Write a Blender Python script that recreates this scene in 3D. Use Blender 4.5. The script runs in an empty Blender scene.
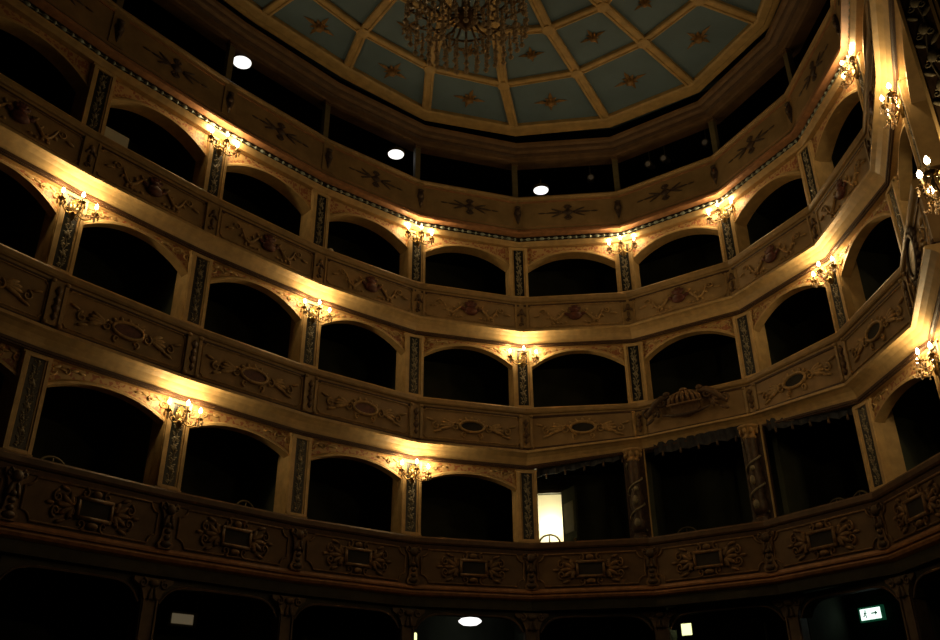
import bpy, bmesh, math, random
from mathutils import Vector, Matrix
random.seed(4)
PI = math.pi
S = bpy.context.scene
COL = S.collection
ZE = 1.6                                   # eye height above the stalls floor

# ------------------------------------------------------------------ materials
def mat(name, base, rough=0.5, metal=0.0, var=0.25, scale=6.0, bump=0.0, second=None, spec=0.4):
    m = bpy.data.materials.new(name); m.use_nodes = True
    nt = m.node_tree; b = nt.nodes['Principled BSDF']
    b.inputs['Roughness'].default_value = rough; b.inputs['Metallic'].default_value = metal
    b.inputs['Specular IOR Level'].default_value = spec
    tc = nt.nodes.new('ShaderNodeTexCoord'); no = nt.nodes.new('ShaderNodeTexNoise')
    no.inputs['Scale'].default_value = scale; no.inputs['Detail'].default_value = 4
    nt.links.new(tc.outputs['Object'], no.inputs['Vector'])
    cr = nt.nodes.new('ShaderNodeValToRGB')
    d = [c * (1 - var) for c in base] if second is None else second
    cr.color_ramp.elements[0].position = 0.35; cr.color_ramp.elements[1].position = 0.65
    cr.color_ramp.elements[0].color = (*d, 1); cr.color_ramp.elements[1].color = (*base, 1)
    nt.links.new(no.outputs['Fac'], cr.inputs['Fac']); nt.links.new(cr.outputs['Color'], b.inputs['Base Color'])
    if bump:
        bp = nt.nodes.new('ShaderNodeBump'); bp.inputs['Strength'].default_value = bump; bp.inputs['Distance'].default_value = 0.02
        nt.links.new(no.outputs['Fac'], bp.inputs['Height']); nt.links.new(bp.outputs['Normal'], b.inputs['Normal'])
    return m

def glow(name, col, strength):
    m = bpy.data.materials.new(name); m.use_nodes = True
    b = m.node_tree.nodes['Principled BSDF']
    b.inputs['Base Color'].default_value = (*col, 1)
    b.inputs['Emission Color'].default_value = (*col, 1); b.inputs['Emission Strength'].default_value = strength
    return m

def damask(name, ground, figure, scale):
    m = bpy.data.materials.new(name); m.use_nodes = True
    nt = m.node_tree; b = nt.nodes['Principled BSDF']; b.inputs['Roughness'].default_value = 0.55
    tc = nt.nodes.new('ShaderNodeTexCoord'); mp = nt.nodes.new('ShaderNodeMapping')
    nt.links.new(tc.outputs['Object'], mp.inputs['Vector'])
    w = nt.nodes.new('ShaderNodeTexNoise'); w.inputs['Scale'].default_value = scale * .6
    nt.links.new(mp.outputs['Vector'], w.inputs['Vector'])
    ad = nt.nodes.new('ShaderNodeMixRGB'); ad.blend_type = 'ADD'; ad.inputs['Fac'].default_value = 0.15
    nt.links.new(mp.outputs['Vector'], ad.inputs['Color1']); nt.links.new(w.outputs['Color'], ad.inputs['Color2'])
    v = nt.nodes.new('ShaderNodeTexVoronoi'); v.inputs['Scale'].default_value = scale
    nt.links.new(ad.outputs['Color'], v.inputs['Vector'])
    cr = nt.nodes.new('ShaderNodeValToRGB')
    cr.color_ramp.elements[0].position = 0.36; cr.color_ramp.elements[1].position = 0.50
    cr.color_ramp.elements[0].color = (*figure, 1); cr.color_ramp.elements[1].color = (*ground, 1)
    nt.links.new(v.outputs['Distance'], cr.inputs['Fac']); nt.links.new(cr.outputs['Color'], b.inputs['Base Color'])
    return m

M = {
    'gilt':    mat('gilded_cream_paint', (0.60, 0.41, 0.18), 0.48, 0.0, 0.22, 7, 0.15),
    'rail':    mat('dull_gold_rail', (0.41, 0.27, 0.115), 0.5, 0, 0.25, 7, 0.15),
    'gilt2':   mat('old_gilding', (0.52, 0.325, 0.13), 0.5, 0.0, 0.4, 18, 0.3),
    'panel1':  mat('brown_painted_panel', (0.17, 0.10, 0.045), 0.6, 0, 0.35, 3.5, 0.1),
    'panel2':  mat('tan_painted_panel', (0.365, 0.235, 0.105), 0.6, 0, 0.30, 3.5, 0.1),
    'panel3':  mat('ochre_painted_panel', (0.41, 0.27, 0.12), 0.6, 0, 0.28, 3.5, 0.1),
    'panel4':  mat('gallery_painted_panel', (0.32, 0.21, 0.09), 0.6, 0, 0.28, 3.5, 0.1),
    'relief2': mat('mid_brown_relief', (0.17, 0.095, 0.045), 0.55, 0, 0.4, 14, 0.2),
    'relief1': mat('brown_carved_relief', (0.25, 0.14, 0.06), 0.55, 0, 0.4, 14, 0.2),
    'line':    mat('dark_brown_fillet', (0.075, 0.034, 0.015), 0.6, 0, 0.3, 9),
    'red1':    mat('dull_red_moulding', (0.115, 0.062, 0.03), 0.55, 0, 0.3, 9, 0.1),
    'red':     mat('faded_red_moulding', (0.42, 0.20, 0.09), 0.5, 0, 0.3, 9, 0.1),
    'dark':    mat('dark_carving', (0.075, 0.045, 0.028), 0.5, 0, 0.4, 20, 0.2),
    'dark1':   mat('brown_black_carving', (0.10, 0.058, 0.03), 0.55, 0, 0.4, 20, 0.2),
    'maroon':  mat('dark_red_carving', (0.15, 0.045, 0.03), 0.5, 0, 0.4, 20, 0.2),
    'slate':   mat('dark_slate_paint', (0.028, 0.026, 0.022), 0.8, 0, 0.4, 8),
    'inlay':   mat('blue_black_inlay', (0.014, 0.016, 0.015), 0.4, 0, 0.5, 10),
    'motif':   mat('pale_inlay_motif', (0.30, 0.26, 0.17), 0.45, 0, 0.4, 25),
    'bead':    mat('pale_green_bead', (0.42, 0.50, 0.44), 0.3, 0, 0.5, 30),
    'spandrel': damask('red_and_gold_damask', (0.50, 0.325, 0.135), (0.33, 0.115, 0.05), 15),
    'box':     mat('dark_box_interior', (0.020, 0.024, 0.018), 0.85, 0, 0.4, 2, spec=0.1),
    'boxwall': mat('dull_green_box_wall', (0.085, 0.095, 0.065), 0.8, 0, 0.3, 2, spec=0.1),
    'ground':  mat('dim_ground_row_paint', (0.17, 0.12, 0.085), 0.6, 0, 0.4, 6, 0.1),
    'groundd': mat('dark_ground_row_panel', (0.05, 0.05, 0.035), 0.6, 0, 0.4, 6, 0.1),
    'blue':    mat('grey_blue_ceiling_paint', (0.115, 0.18, 0.225), 0.7, 0, 0.14, 1.6),
    'rib':     mat('gold_ceiling_rib', (0.50, 0.335, 0.13), 0.5, 0, 0.25, 5, 0.1),
    'rosette': mat('gold_brown_rosette', (0.33, 0.18, 0.055), 0.5, 0.0, 0.45, 18, 0.3),
    'cornice': mat('brown_gallery_cornice', (0.22, 0.13, 0.065), 0.6, 0, 0.3, 4, 0.1),
    'post':    mat('dull_olive_post', (0.20, 0.17, 0.09), 0.6, 0, 0.3, 8),
    'black':   mat('recess_shade_black', (0.006, 0.006, 0.006), 0.9, 0, 0.1, 3, spec=0),
    'brass':   mat('sconce_brass', (0.50, 0.34, 0.13), 0.3, 0.8, 0.2, 20),
    'candle':  mat('ivory_candle_sleeve', (0.75, 0.68, 0.50), 0.5, 0, 0.1, 10),
    'bronze':  mat('dark_chandelier_metal', (0.22, 0.14, 0.07), 0.4, 0.4, 0.3, 20),
    'white':   mat('whitewashed_corridor_wall', (0.86, 0.82, 0.68), 0.8, 0, 0.05, 2),
    'pale':    mat('pale_grey_board', (0.60, 0.60, 0.50), 0.7, 0, 0.15, 4),
    'chair':   mat('dark_chair_wood', (0.06, 0.055, 0.05), 0.3, 0, 0.3, 12),
    'velvet':  mat('dark_red_velvet', (0.09, 0.02, 0.018), 0.9, 0, 0.3, 20),
    'curtain': mat('dark_green_curtain', (0.075, 0.082, 0.05), 0.85, 0, 0.4, 6),
    'floor':   mat('stalls_floor_boards', (0.06, 0.04, 0.03), 0.7, 0, 0.4, 3),
    'beige':   mat('beige_plaque', (0.55, 0.47, 0.33), 0.5, 0, 0.12, 8),
    'beigeglow': glow('beige_plaque_added_glow', (0.75, 0.58, 0.33), 0.10),
    'steel':   mat('blue_grey_metal', (0.42, 0.43, 0.50), 0.35, 0.3, 0.1, 8),
    'fringe':  mat('dark_blue_valance', (0.035, 0.04, 0.055), 0.7, 0, 0.5, 10),
    'flame':   glow('candle_bulb_glow', (1.0, 0.82, 0.55), 30.0),
    'disc':    glow('round_lamp_glow', (1.0, 0.98, 0.95), 1.5),
    'exitw':   glow('emergency_sign_glow', (0.80, 1.0, 0.90), 1.5),
    'exitg':   glow('emergency_sign_green', (0.02, 0.22, 0.10), 0.12),
    'yellow':  glow('small_yellow_sign_glow', (0.95, 1.0, 0.45), 1.6),
}
def crystal():
    m = bpy.data.materials.new('smoky_cut_crystal'); m.use_nodes = True
    b = m.node_tree.nodes['Principled BSDF']
    b.inputs['Base Color'].default_value = (0.60, 0.46, 0.30, 1); b.inputs['Roughness'].default_value = 0.15
    b.inputs['Transmission Weight'].default_value = 0.3; b.inputs['IOR'].default_value = 1.5
    return m
M['crystal'] = crystal()

# ------------------------------------------------------------------ mesh helpers
def NB(): return bmesh.new()

def obj(name, bm, m, parent=None, loc=None, smooth=False):
    if isinstance(bm, bpy.types.Mesh): me = bm
    else:
        bmesh.ops.recalc_face_normals(bm, faces=bm.faces)
        me = bpy.data.meshes.new(name); bm.to_mesh(me); bm.free()
        me.materials.append(M[m])
        if smooth:
            for p in me.polygons: p.use_smooth = True
    o = bpy.data.objects.new(name, me); COL.objects.link(o)
    if parent: o.parent = parent
    if loc: o.location = loc
    return o

def tag(o, label, cat, group=None):
    o['label'] = label; o['category'] = cat
    if group: o['group'] = group
    return o

def thing(name, label, cat, loc, rz=0, group=None):
    o = bpy.data.objects.new(name, None); COL.objects.link(o)
    o.empty_display_size = 0.1
    o.location = loc; o.rotation_euler = (0, 0, rz)
    return tag(o, label, cat, group)

def struct(name, bm, m):
    o = obj(name, bm, m); o['kind'] = 'structure'; return o

def copy_tree(o, parent=None, **kw):
    c = o.copy(); COL.objects.link(c); c.parent = parent
    for ch in list(o.children): copy_tree(ch, c)
    return c

def box(bm, c, s, rz=0):
    vs = []
    for dx in (-.5, .5):
        for dy in (-.5, .5):
            for dz in (-.5, .5):
                x, y = dx * s[0], dy * s[1]
                vs.append(bm.verts.new((c[0] + x * math.cos(rz) - y * math.sin(rz), c[1] + x * math.sin(rz) + y * math.cos(rz), c[2] + dz * s[2])))
    for f in ((0, 1, 3, 2), (4, 6, 7, 5), (0, 4, 5, 1), (2, 3, 7, 6), (0, 2, 6, 4), (1, 5, 7, 3)):
        bm.faces.new([vs[i] for i in f])

def tube(bm, pts, r, n=6, closed=False):
    P = [Vector(p) for p in pts]; N = len(P)
    R = r if isinstance(r, (list, tuple)) else [r] * N
    rings = []; up = Vector((0, 0, 1))
    for i in range(N):
        a = P[(i - 1) % N] if (closed or i > 0) else P[i]
        b = P[(i + 1) % N] if (closed or i < N - 1) else P[i]
        t = (b - a).normalized() if (b - a).length > 1e-9 else Vector((0, 0, 1))
        u = t.cross(Vector((0, 1, 0)))
        if u.length < 0.2: u = t.cross(up)
        if u.length < 0.2: u = t.cross(Vector((1, 0, 0)))
        u.normalize(); v = t.cross(u).normalized()
        rings.append([bm.verts.new(P[i] + (u * math.cos(2 * PI * j / n) + v * math.sin(2 * PI * j / n)) * R[i]) for j in range(n)])
    for i in range(N if closed else N - 1):
        A, B = rings[i], rings[(i + 1) % N]
        for j in range(n): bm.faces.new((A[j], A[(j + 1) % n], B[(j + 1) % n], B[j]))
    if not closed:
        bm.faces.new(rings[0][::-1]); bm.faces.new(rings[-1])

def lathe(bm, prof, c=(0, 0, 0), n=12):
    rings = [[bm.verts.new((c[0] + r * math.cos(2 * PI * j / n), c[1] + r * math.sin(2 * PI * j / n), c[2] + z)) for j in range(n)] for r, z in prof]
    for A, B in zip(rings, rings[1:]):
        for j in range(n): bm.faces.new((A[j], A[(j + 1) % n], B[(j + 1) % n], B[j]))
    bm.faces.new(rings[0][::-1]); bm.faces.new(rings[-1])

def ell(bm, c, r, rot=0, n=8, m=6):
    """ellipsoid, turned by rot in the xz plane"""
    ca, sa = math.cos(rot), math.sin(rot)
    def P(x, y, z): return (c[0] + x * ca - z * sa, c[1] + y, c[2] + x * sa + z * ca)
    top = bm.verts.new(P(0, 0, r[2])); bot = bm.verts.new(P(0, 0, -r[2])); rings = []
    for i in range(1, m):
        th = PI * i / m
        rings.append([bm.verts.new(P(r[0] * math.sin(th) * math.cos(2 * PI * j / n), r[1] * math.sin(th) * math.sin(2 * PI * j / n), r[2] * math.cos(th))) for j in range(n)])
    for j in range(n):
        bm.faces.new((top, rings[0][j], rings[0][(j + 1) % n])); bm.faces.new((bot, rings[-1][(j + 1) % n], rings[-1][j]))
    for A, B in zip(rings, rings[1:]):
        for j in range(n): bm.faces.new((A[j], B[j], B[(j + 1) % n], A[(j + 1) % n]))

def prism(bm, out, y0, y1):
    """xz outline pushed from y0 to y1"""
    a = [bm.verts.new((x, y0, z)) for x, z in out]; b = [bm.verts.new((x, y1, z)) for x, z in out]
    n = len(out)
    bm.faces.new(a); bm.faces.new(b[::-1])
    for i in range(n): bm.faces.new((a[i], a[(i + 1) % n], b[(i + 1) % n], b[i]))

def leaf(bm, x, z, ang, ln, wd, y=-0.02, th=0.022):
    ell(bm, (x + math.cos(ang) * ln / 2, y, z + math.sin(ang) * ln / 2), (ln / 2, th, wd / 2), ang, 6, 4)

def spiral(bm, x, z, r, a0, turns, sgn, rad=0.02, y=-0.02):
    N = int(10 * turns) + 4; pts = []; rr = []
    for i in range(N):
        t = i / (N - 1); a = a0 + sgn * 2 * PI * turns * t; q = r * (1 - .85 * t)
        pts.append((x + q * math.cos(a), y, z + q * math.sin(a))); rr.append(rad * (1 - .5 * t))
    tube(bm, pts, rr, 5)

def oval(bm, x, z, rx, rz, rad, y=-0.02, n=18):
    tube(bm, [(x + rx * math.cos(2 * PI * i / n), y, z + rz * math.sin(2 * PI * i / n)) for i in range(n)], rad, 5, True)

def disc(bm, x, z, rx, rz, y0, y1, n=20):
    prism(bm, [(x + rx * math.cos(2 * PI * i / n), z + rz * math.sin(2 * PI * i / n)) for i in range(n)], y0, y1)

# ------------------------------------------------------------------ plan of the horseshoe
P = {-2: (-8.30, 6.87), -1: (-7.16, 8.82), 0: (-5.927, 10.726), 1: (-4.539, 12.524), 2: (-2.964, 14.242), 3: (-1.149, 15.704),
     4: (1.062, 16.426), 5: (3.372, 16.212), 6: (5.281, 14.885), 7: (6.25, 12.855), 8: (6.34, 10.6), 9: (5.54, 8.468),
     10: (4.56, 6.416), 11: (3.30, 4.40)}
P = {k: Vector((*v, 0)) for k, v in P.items()}
KS = sorted(P)
XD, IN, LEN, BIS, RZ, RK = {}, {}, {}, {}, {}, {}
def set_plan(moved):
    for k in KS: P[k] = PLAN[k].copy()
    for k, o in moved.items(): P[k] = PLAN[k] + BIS[k] * o
    for k in KS[:-1]:
        XD[k] = (P[k + 1] - P[k]).normalized(); IN[k] = Vector((XD[k].y, -XD[k].x, 0)); LEN[k] = (P[k + 1] - P[k]).length
        RZ[k] = math.atan2(XD[k].y, XD[k].x)
    for k in KS:
        a = IN.get(k - 1, IN.get(k)); b = IN.get(k, IN.get(k - 1)); BIS[k] = (a + b).normalized(); RK[k] = math.atan2(BIS[k].x, -BIS[k].y)
PLAN = {k: v.copy() for k, v in P.items()}
set_plan({})
BOW = {5: .20, 6: .24}                    # the wide middle box bows forward in the first tier
def off(k, o):
    nb = IN.get(k, IN.get(k - 1)); return P[k] + BIS[k] * (o / BIS[k].dot(nb))
def mid(k, z, o=0): return (P[k] + P[k + 1]) / 2 + IN[k] * o + Vector((0, 0, z + ZE))
def at(k, z, o=0): return P[k] + BIS[k] * o + Vector((0, 0, z + ZE))
def shift(k, e, o):                                            # mitre of bay k at its end e (0 left, 1 right)
    n = BIS[k + e]; return o * n.dot(XD[k]) / n.dot(IN[k])
SQ = {}                                                        # second-tier parapet gets lower over the wide middle box
def sweep(bm, k, poly, z0=0):
    """closed (offset, z) outline swept along bay k, mitred at both ends; local frame of the bay"""
    L = LEN[k] / 2
    sa, sb, zr = SQ.get('on', (1, 1, 0))
    A = [bm.verts.new((-L + shift(k, 0, o), -o, zr - (zr - z) * sa - z0)) for o, z in poly]
    B = [bm.verts.new((L + shift(k, 1, o), -o, zr - (zr - z) * sb - z0)) for o, z in poly]
    n = len(poly)
    bm.faces.new(A); bm.faces.new(B[::-1])
    for i in range(n): bm.faces.new((A[i], A[(i + 1) % n], B[(i + 1) % n], B[i]))

# heights above the eye: b = top of rail, t = top of the openings above it
B = {1: 3.468 - .06, 2: 6.198 - .12, 3: 8.798 - .23, 4: 11.218 - .10}
T = {0: 2.18, 1: 4.886 - .03, 2: 7.485 - .03, 3: 9.913 - .03, 4: 12.252}
B[0] = 0.75
FLOOR = {0: -0.35, 1: B[1] - .66, 2: B[2] - .80, 3: B[3] - .80, 4: B[4] - .80}
ORD = ['zeroth', 'first', 'second', 'third', 'fourth', 'fifth', 'sixth', 'seventh', 'eighth', 'ninth', 'tenth', 'eleventh', 'twelfth']
ROW = {0: 'ground row', 1: 'first tier', 2: 'second tier', 3: 'third tier', 4: 'gallery under the ceiling'}
FIRSTBAY = {0: 0, 1: -1, 2: -1, 3: -1, 4: -1}
LASTBAY = {0: 7, 1: 8, 2: 8, 3: 9, 4: 9}
def bay_word(t, k): return ORD[k - FIRSTBAY[t] + 1] + ' bay from the left'
SC = [(1, 1), (1, 3), (1, 8), (1, 10), (2, 0), (2, 2), (2, 4), (2, 7), (2, 9), (3, 1), (3, 3), (3, 5), (3, 6), (3, 8)]
ROYAL = (4, 5, 6)

# ------------------------------------------------------------------ parapets
def panel_field(t):
    return {1: (2.58, B[1] - .19), 2: (T[1] + .40, B[2] - .19), 3: (T[2] + .38, B[3] - .19), 4: (T[3] + .46, B[4] - .13)}[t]

ORN = {}
def orn_mesh(key, fn, m, smooth=True):
    if key not in ORN:
        bm = NB(); fn(bm)
        bmesh.ops.recalc_face_normals(bm, faces=bm.faces)
        me = bpy.data.meshes.new(key); bm.to_mesh(me); bm.free(); me.materials.append(M[m])
        if smooth:
            for p in me.polygons: p.use_smooth = True
        ORN[key] = me
    return ORN[key]

def o1_tablet(bm):
    box(bm, (0, -.02, 0), (.52, .03, .20)); 
def o1_frame(bm):
    for z in (-.13, .13): box(bm, (0, -.03, z), (.62, .05, .05))
    for x in (-.29, .29): box(bm, (x, -.03, 0), (.05, .05, .26))
    for s in (-1, 1):
        spiral(bm, s * .20, .21, .075, PI / 2, 1.1, s, .022); spiral(bm, s * .20, -.21, .075, -PI / 2, 1.1, -s, .022)
        spiral(bm, s * .37, .08, .07, PI / 2, 1.2, -s, .022); spiral(bm, s * .37, -.08, .07, -PI / 2, 1.2, s, .022)
    ell(bm, (0, -.03, .215), (.09, .04, .055)); ell(bm, (0, -.03, -.215), (.11, .04, .05))
def o1_leaves(s):
    def f(bm):
        for a, l in ((0.0, .34), (.5, .30), (-.5, .30), (1.1, .22), (-1.1, .22)):
            leaf(bm, s * .36, 0, a if s > 0 else PI - a, l, .085)
        spiral(bm, s * .66, .10, .085, PI / 2, 1.3, -s, .022); spiral(bm, s * .66, -.10, .085, -PI / 2, 1.3, s, .022)
        leaf(bm, s * .70, 0, 0 if s > 0 else PI, .16, .06)
        for z in (.2, -.2): leaf(bm, s * .46, z, (0.25 if z > 0 else -.25) if s > 0 else PI - (.25 if z > 0 else -.25), .2, .06)
    return f
def frame_outline(bm, w, h, c, rad):
    """rectangle with scooped corners"""
    pts = []
    for sx, sz, a0 in ((1, 1, -PI), (-1, 1, 0), (-1, -1, 0), (1, -1, PI)):
        pass
    def corner(cx, cz, a, b):
        return [(cx + c * math.cos(a + (b - a) * i / 4), -.012, cz + c * math.sin(a + (b - a) * i / 4)) for i in range(5)]
    pts += corner(w, h, -PI / 2, -PI) ; pts += corner(-w, h, 0, -PI / 2)
    pts += corner(-w, -h, PI / 2, 0); pts += corner(w, -h, PI, PI / 2)
    tube(bm, pts, rad, 5, True)
def o2_oval(bm): disc(bm, 0, 0, .21, .085, -.03, 0)
def o2_frame(bm):
    oval(bm, 0, 0, .25, .115, .03, -.03)
    for i in range(7):
        a = PI * (i + .5) / 7; leaf(bm, .23 * math.cos(a), .10 * math.sin(a), a, .11, .06, -.02)
    for s in (-1, 1):
        spiral(bm, s * .33, -.03, .085, PI / 2, 1.2, -s, .02); spiral(bm, s * .16, -.17, .06, -PI / 2, 1.1, s, .02)
def o2_wing(s):
    def f(bm):
        for i, a in enumerate((-.35, -.1, .15, .42)):
            leaf(bm, s * .34, .0, a if s > 0 else PI - a, .36 - .03 * i, .07)
        spiral(bm, s * .72, -.04, .08, PI / 2, 1.2, -s, .018); leaf(bm, s * .76, .05, .3 if s > 0 else PI - .3, .17, .05)
        leaf(bm, s * .60, -.12, -.3 if s > 0 else PI + .3, .2, .05)
    return f
def o3_urn(bm):
    ell(bm, (0, -.04, -.03), (.15, .05, .10)); ell(bm, (0, -.04, .09), (.09, .04, .05))
    for a in (.7, 1.25, PI / 2, 1.9, 2.45): leaf(bm, 0, .06, a, .17, .075, -.035)
    for s in (-1, 1): leaf(bm, s * .1, -.02, .5 if s > 0 else PI - .5, .15, .07, -.035)
def o3_gar(s):
    def f(bm):
        pts = [(s * (.16 + .42 * i / 9), -.025, .10 + .05 * math.sin(i * .7) - .20 * math.sin(PI * i / 9)) for i in range(10)]
        tube(bm, pts, [.014 + .016 * math.sin(PI * i / 9) for i in range(10)], 5)
        for i in range(1, 9):
            leaf(bm, pts[i][0], pts[i][2], (.9 if i % 2 else -.9) if s > 0 else PI - (.9 if i % 2 else -.9), .10, .045)
        spiral(bm, s * .66, .09, .075, PI, 1.2, s, .016); leaf(bm, s * .72, .02, (-.2 if s > 0 else PI + .2), .16, .05)
        for i in range(4): ell(bm, (s * (.2 + .09 * i), -.02, -.17 - .015 * (i % 2)), (.035, .02, .022))
    return f
def o4_star(bm):
    prism(bm, [(-.13, 0), (0, .09), (.13, 0), (0, -.09)], -.02, 0)
    for s in (-1, 1):
        for a, l, w in ((.0, .42, .05), (.38, .30, .05), (-.38, .30, .05)):
            leaf(bm, s * .10, 0, a if s > 0 else PI - a, l, w, -.01, .012)
        leaf(bm, s * .50, 0, 0 if s > 0 else PI, .17, .04, -.01, .012)
    for z, a in ((.07, PI / 2), (-.07, -PI / 2)):
        leaf(bm, 0, z, a, .11, .05, -.01, .012); ell(bm, (0, -.01, z * 2.4), (.07, .012, .035))
        for s in (-1, 1): leaf(bm, 0, z, a - s * .8, .13, .04, -.01, .012)
def bead_row(k, z):
    L = LEN[k] / 2; bm = NB(); o = .142
    x0, x1 = -L + shift(k, 0, o), L + shift(k, 1, o); n = 15; pts = []; rr = []
    for i in range(n):
        w = (x1 - x0) / n; c = x0 + w * (i + .5); hw = .055 if i % 2 else .028
        for u, r in ((-1, .007), (-.8, .022), (-.3, .034), (.3, .034), (.8, .022), (1, .007)):
            pts.append((c + u * hw, -o, z)); rr.append(r)
    tube(bm, pts, rr, 8)
    return bm
LOOK = {1: 'brown parapet carved with a dark framed tablet', 2: 'gilded parapet with a dark oval medallion',
        3: 'gilded parapet with dark urn and garlands', 4: 'plain ochre parapet with a dark star arabesque'}
def parapet(t, k):
    z0, z1 = panel_field(t); b = B[t]; zb = {1: 2.22, 2: T[1], 3: T[2], 4: T[3]}[t]
    LOW = {5: .78, 6: .78}
    SQ['on'] = (LOW.get(k, 1), LOW.get(k + 1, 1), b) if t == 2 else (1, 1, 0)
    lab = f'{LOOK[t]}, {ROW[t] if t < 4 else "gallery"}, {bay_word(t, k)}'
    if t == 2 and k == 5: lab = 'second-tier parapet behind the carved crest'
    r = thing('box_parapet', lab, 'parapet', mid(k, zb), RZ[k], f'{ROW[t]} parapets')
    bm = NB(); sweep(bm, k, [(.19, z0 - .06), (.19, z1 + .04), (-.02, z1 + .04), (-.02, z0 - .06)], zb)
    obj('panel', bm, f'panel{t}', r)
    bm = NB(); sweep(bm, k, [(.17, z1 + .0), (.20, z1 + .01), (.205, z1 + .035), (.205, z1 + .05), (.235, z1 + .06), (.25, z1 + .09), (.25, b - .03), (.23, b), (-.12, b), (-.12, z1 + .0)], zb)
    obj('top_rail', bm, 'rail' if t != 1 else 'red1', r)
    bm = NB(); sweep(bm, k, [(.18, z1 - .03), (.207, z1 - .03), (.207, z1 + .012), (.18, z1 + .012)], zb); obj('rail_fillet', bm, 'line' if t != 4 else 'red', r)
    if t in (2, 3):
        tt = T[t - 1]
        bm = NB(); sweep(bm, k, [(-.05, tt), (.10, tt), (.125, tt + .02), (.125, tt + .045), (.095, tt + .05), (.095, tt + .065), (.12, tt + .07), (.14, tt + .13), (.18, tt + .20), (.24, tt + .25), (.285, tt + .265), (.30, tt + .27), (.30, tt + .315), (-.05, tt + .315)], zb)
        obj('cornice', bm, 'gilt', r)
        bm = NB(); sweep(bm, k, [(.09, tt - .008), (.118, tt - .008), (.118, tt + .015), (.14, tt + .018), (.14, tt + .060), (.09, tt + .060)], zb); obj('fillet', bm, 'line', r)
        bm = NB(); sweep(bm, k, [(-.05, tt + .315), (.17, tt + .315), (.17, tt + .335), (.215, tt + .34), (.215, z0 - .035), (.195, z0 - .01), (-.05, z0 - .01)], zb)
        obj('lower_moulding', bm, 'line', r)
    elif t == 4:
        tt = T[3]
        bm = NB(); sweep(bm, k, [(-.05, tt), (.10, tt), (.13, tt + .03), (.17, tt + .06), (.175, tt + .09), (.14, tt + .095), (-.05, tt + .095)], zb)
        obj('cornice', bm, 'gilt', r)
        bm = NB(); sweep(bm, k, [(-.05, tt + .095), (.14, tt + .095), (.14, tt + .225), (-.05, tt + .225)], zb)
        f = obj('frieze_band', bm, 'inlay', r)
        obj('bead_moulding', bead_row(k, tt + .16 - zb), 'bead', f, smooth=True)
        bm = NB(); sweep(bm, k, [(-.05, tt + .225), (.15, tt + .225), (.265, tt + .25), (.27, tt + .29), (.155, tt + .33), (.165, tt + .36), (.165, tt + .39), (.195, z0 - .01), (-.05, z0 - .01)], zb)
        obj('lower_moulding', bm, 'red', r)
    else:
        bm = NB(); sweep(bm, k, [(-.05, 2.38), (.13, 2.38), (.19, 2.41), (.21, 2.45), (.205, 2.47), (.17, 2.475), (.17, 2.495), (.215, 2.50), (.22, 2.53), (.195, 2.575), (-.05, 2.575)], zb)
        obj('lower_moulding', bm, 'red', r)
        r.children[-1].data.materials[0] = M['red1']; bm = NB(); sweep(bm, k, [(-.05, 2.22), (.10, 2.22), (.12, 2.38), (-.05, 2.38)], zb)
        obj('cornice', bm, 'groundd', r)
    sm_ = (SQ['on'][0] + SQ['on'][1]) / 2; SQ['on'] = (1, 1, 0)
    zc = b - (b - (z0 + z1) / 2) * sm_ - zb; y = -.19
    def add(nm, key, fn, m, par=r, lc=(0, y, zc), sm=True): return obj(nm, orn_mesh(key, fn, m, sm), m, par, lc)
    if t == 1:
        w, h = 0.97, (z1 - z0) / 2 - .035
        add('panel_border', 'b1', lambda bm: frame_outline(bm, w, h, .13, .017), 'relief1')
        c = add('tablet_frame', 'f1', o1_frame, 'relief1'); obj('tablet', orn_mesh('t1', o1_tablet, 'slate', False), 'slate', c)
        c.scale = (.82, 1, .98)
        for s in (-1, 1): add('leaf_scroll', f'l1{s}', o1_leaves(s), 'relief1').scale = (.80, 1, .95)
    elif t == 2 and k != 5:
        w, h = 0.98, (z1 - z0) / 2 - .03
        if sm_ == 1: add('panel_border', 'b2', lambda bm: frame_outline(bm, w, h, .05, .010), 'gilt2')
        c = add('medallion_frame', 'f2', o2_frame, 'gilt2'); m_ = obj('medallion', orn_mesh('t2' + ('m' if k < 3 else 's'), o2_oval, 'maroon' if k < 3 else 'slate', False), 'slate', c)
        for s in (-1, 1): add('leaf_wing', f'l2{s}', o2_wing(s), 'gilt2')
    elif t == 3:
        w, h = 0.98, (z1 - z0) / 2 - .03
        add('panel_border', 'b3', lambda bm: frame_outline(bm, w, h, .05, .010), 'gilt2')
        add('flower_urn', 'f3', o3_urn, 'maroon')
        for s in (-1, 1): add('garland', f'l3{s}', o3_gar(s), 'gilt2')
    elif t == 4:
        add('star_arabesque', 'f4', o4_star, 'dark')
    if t == 2 and k == 8:
        pass
    return r
for t in (1, 2, 3, 4):
    set_plan(BOW if t == 1 else {})
    for k in range(FIRSTBAY[t], LASTBAY[t] + 1): parapet(t, k)
set_plan({})

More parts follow.
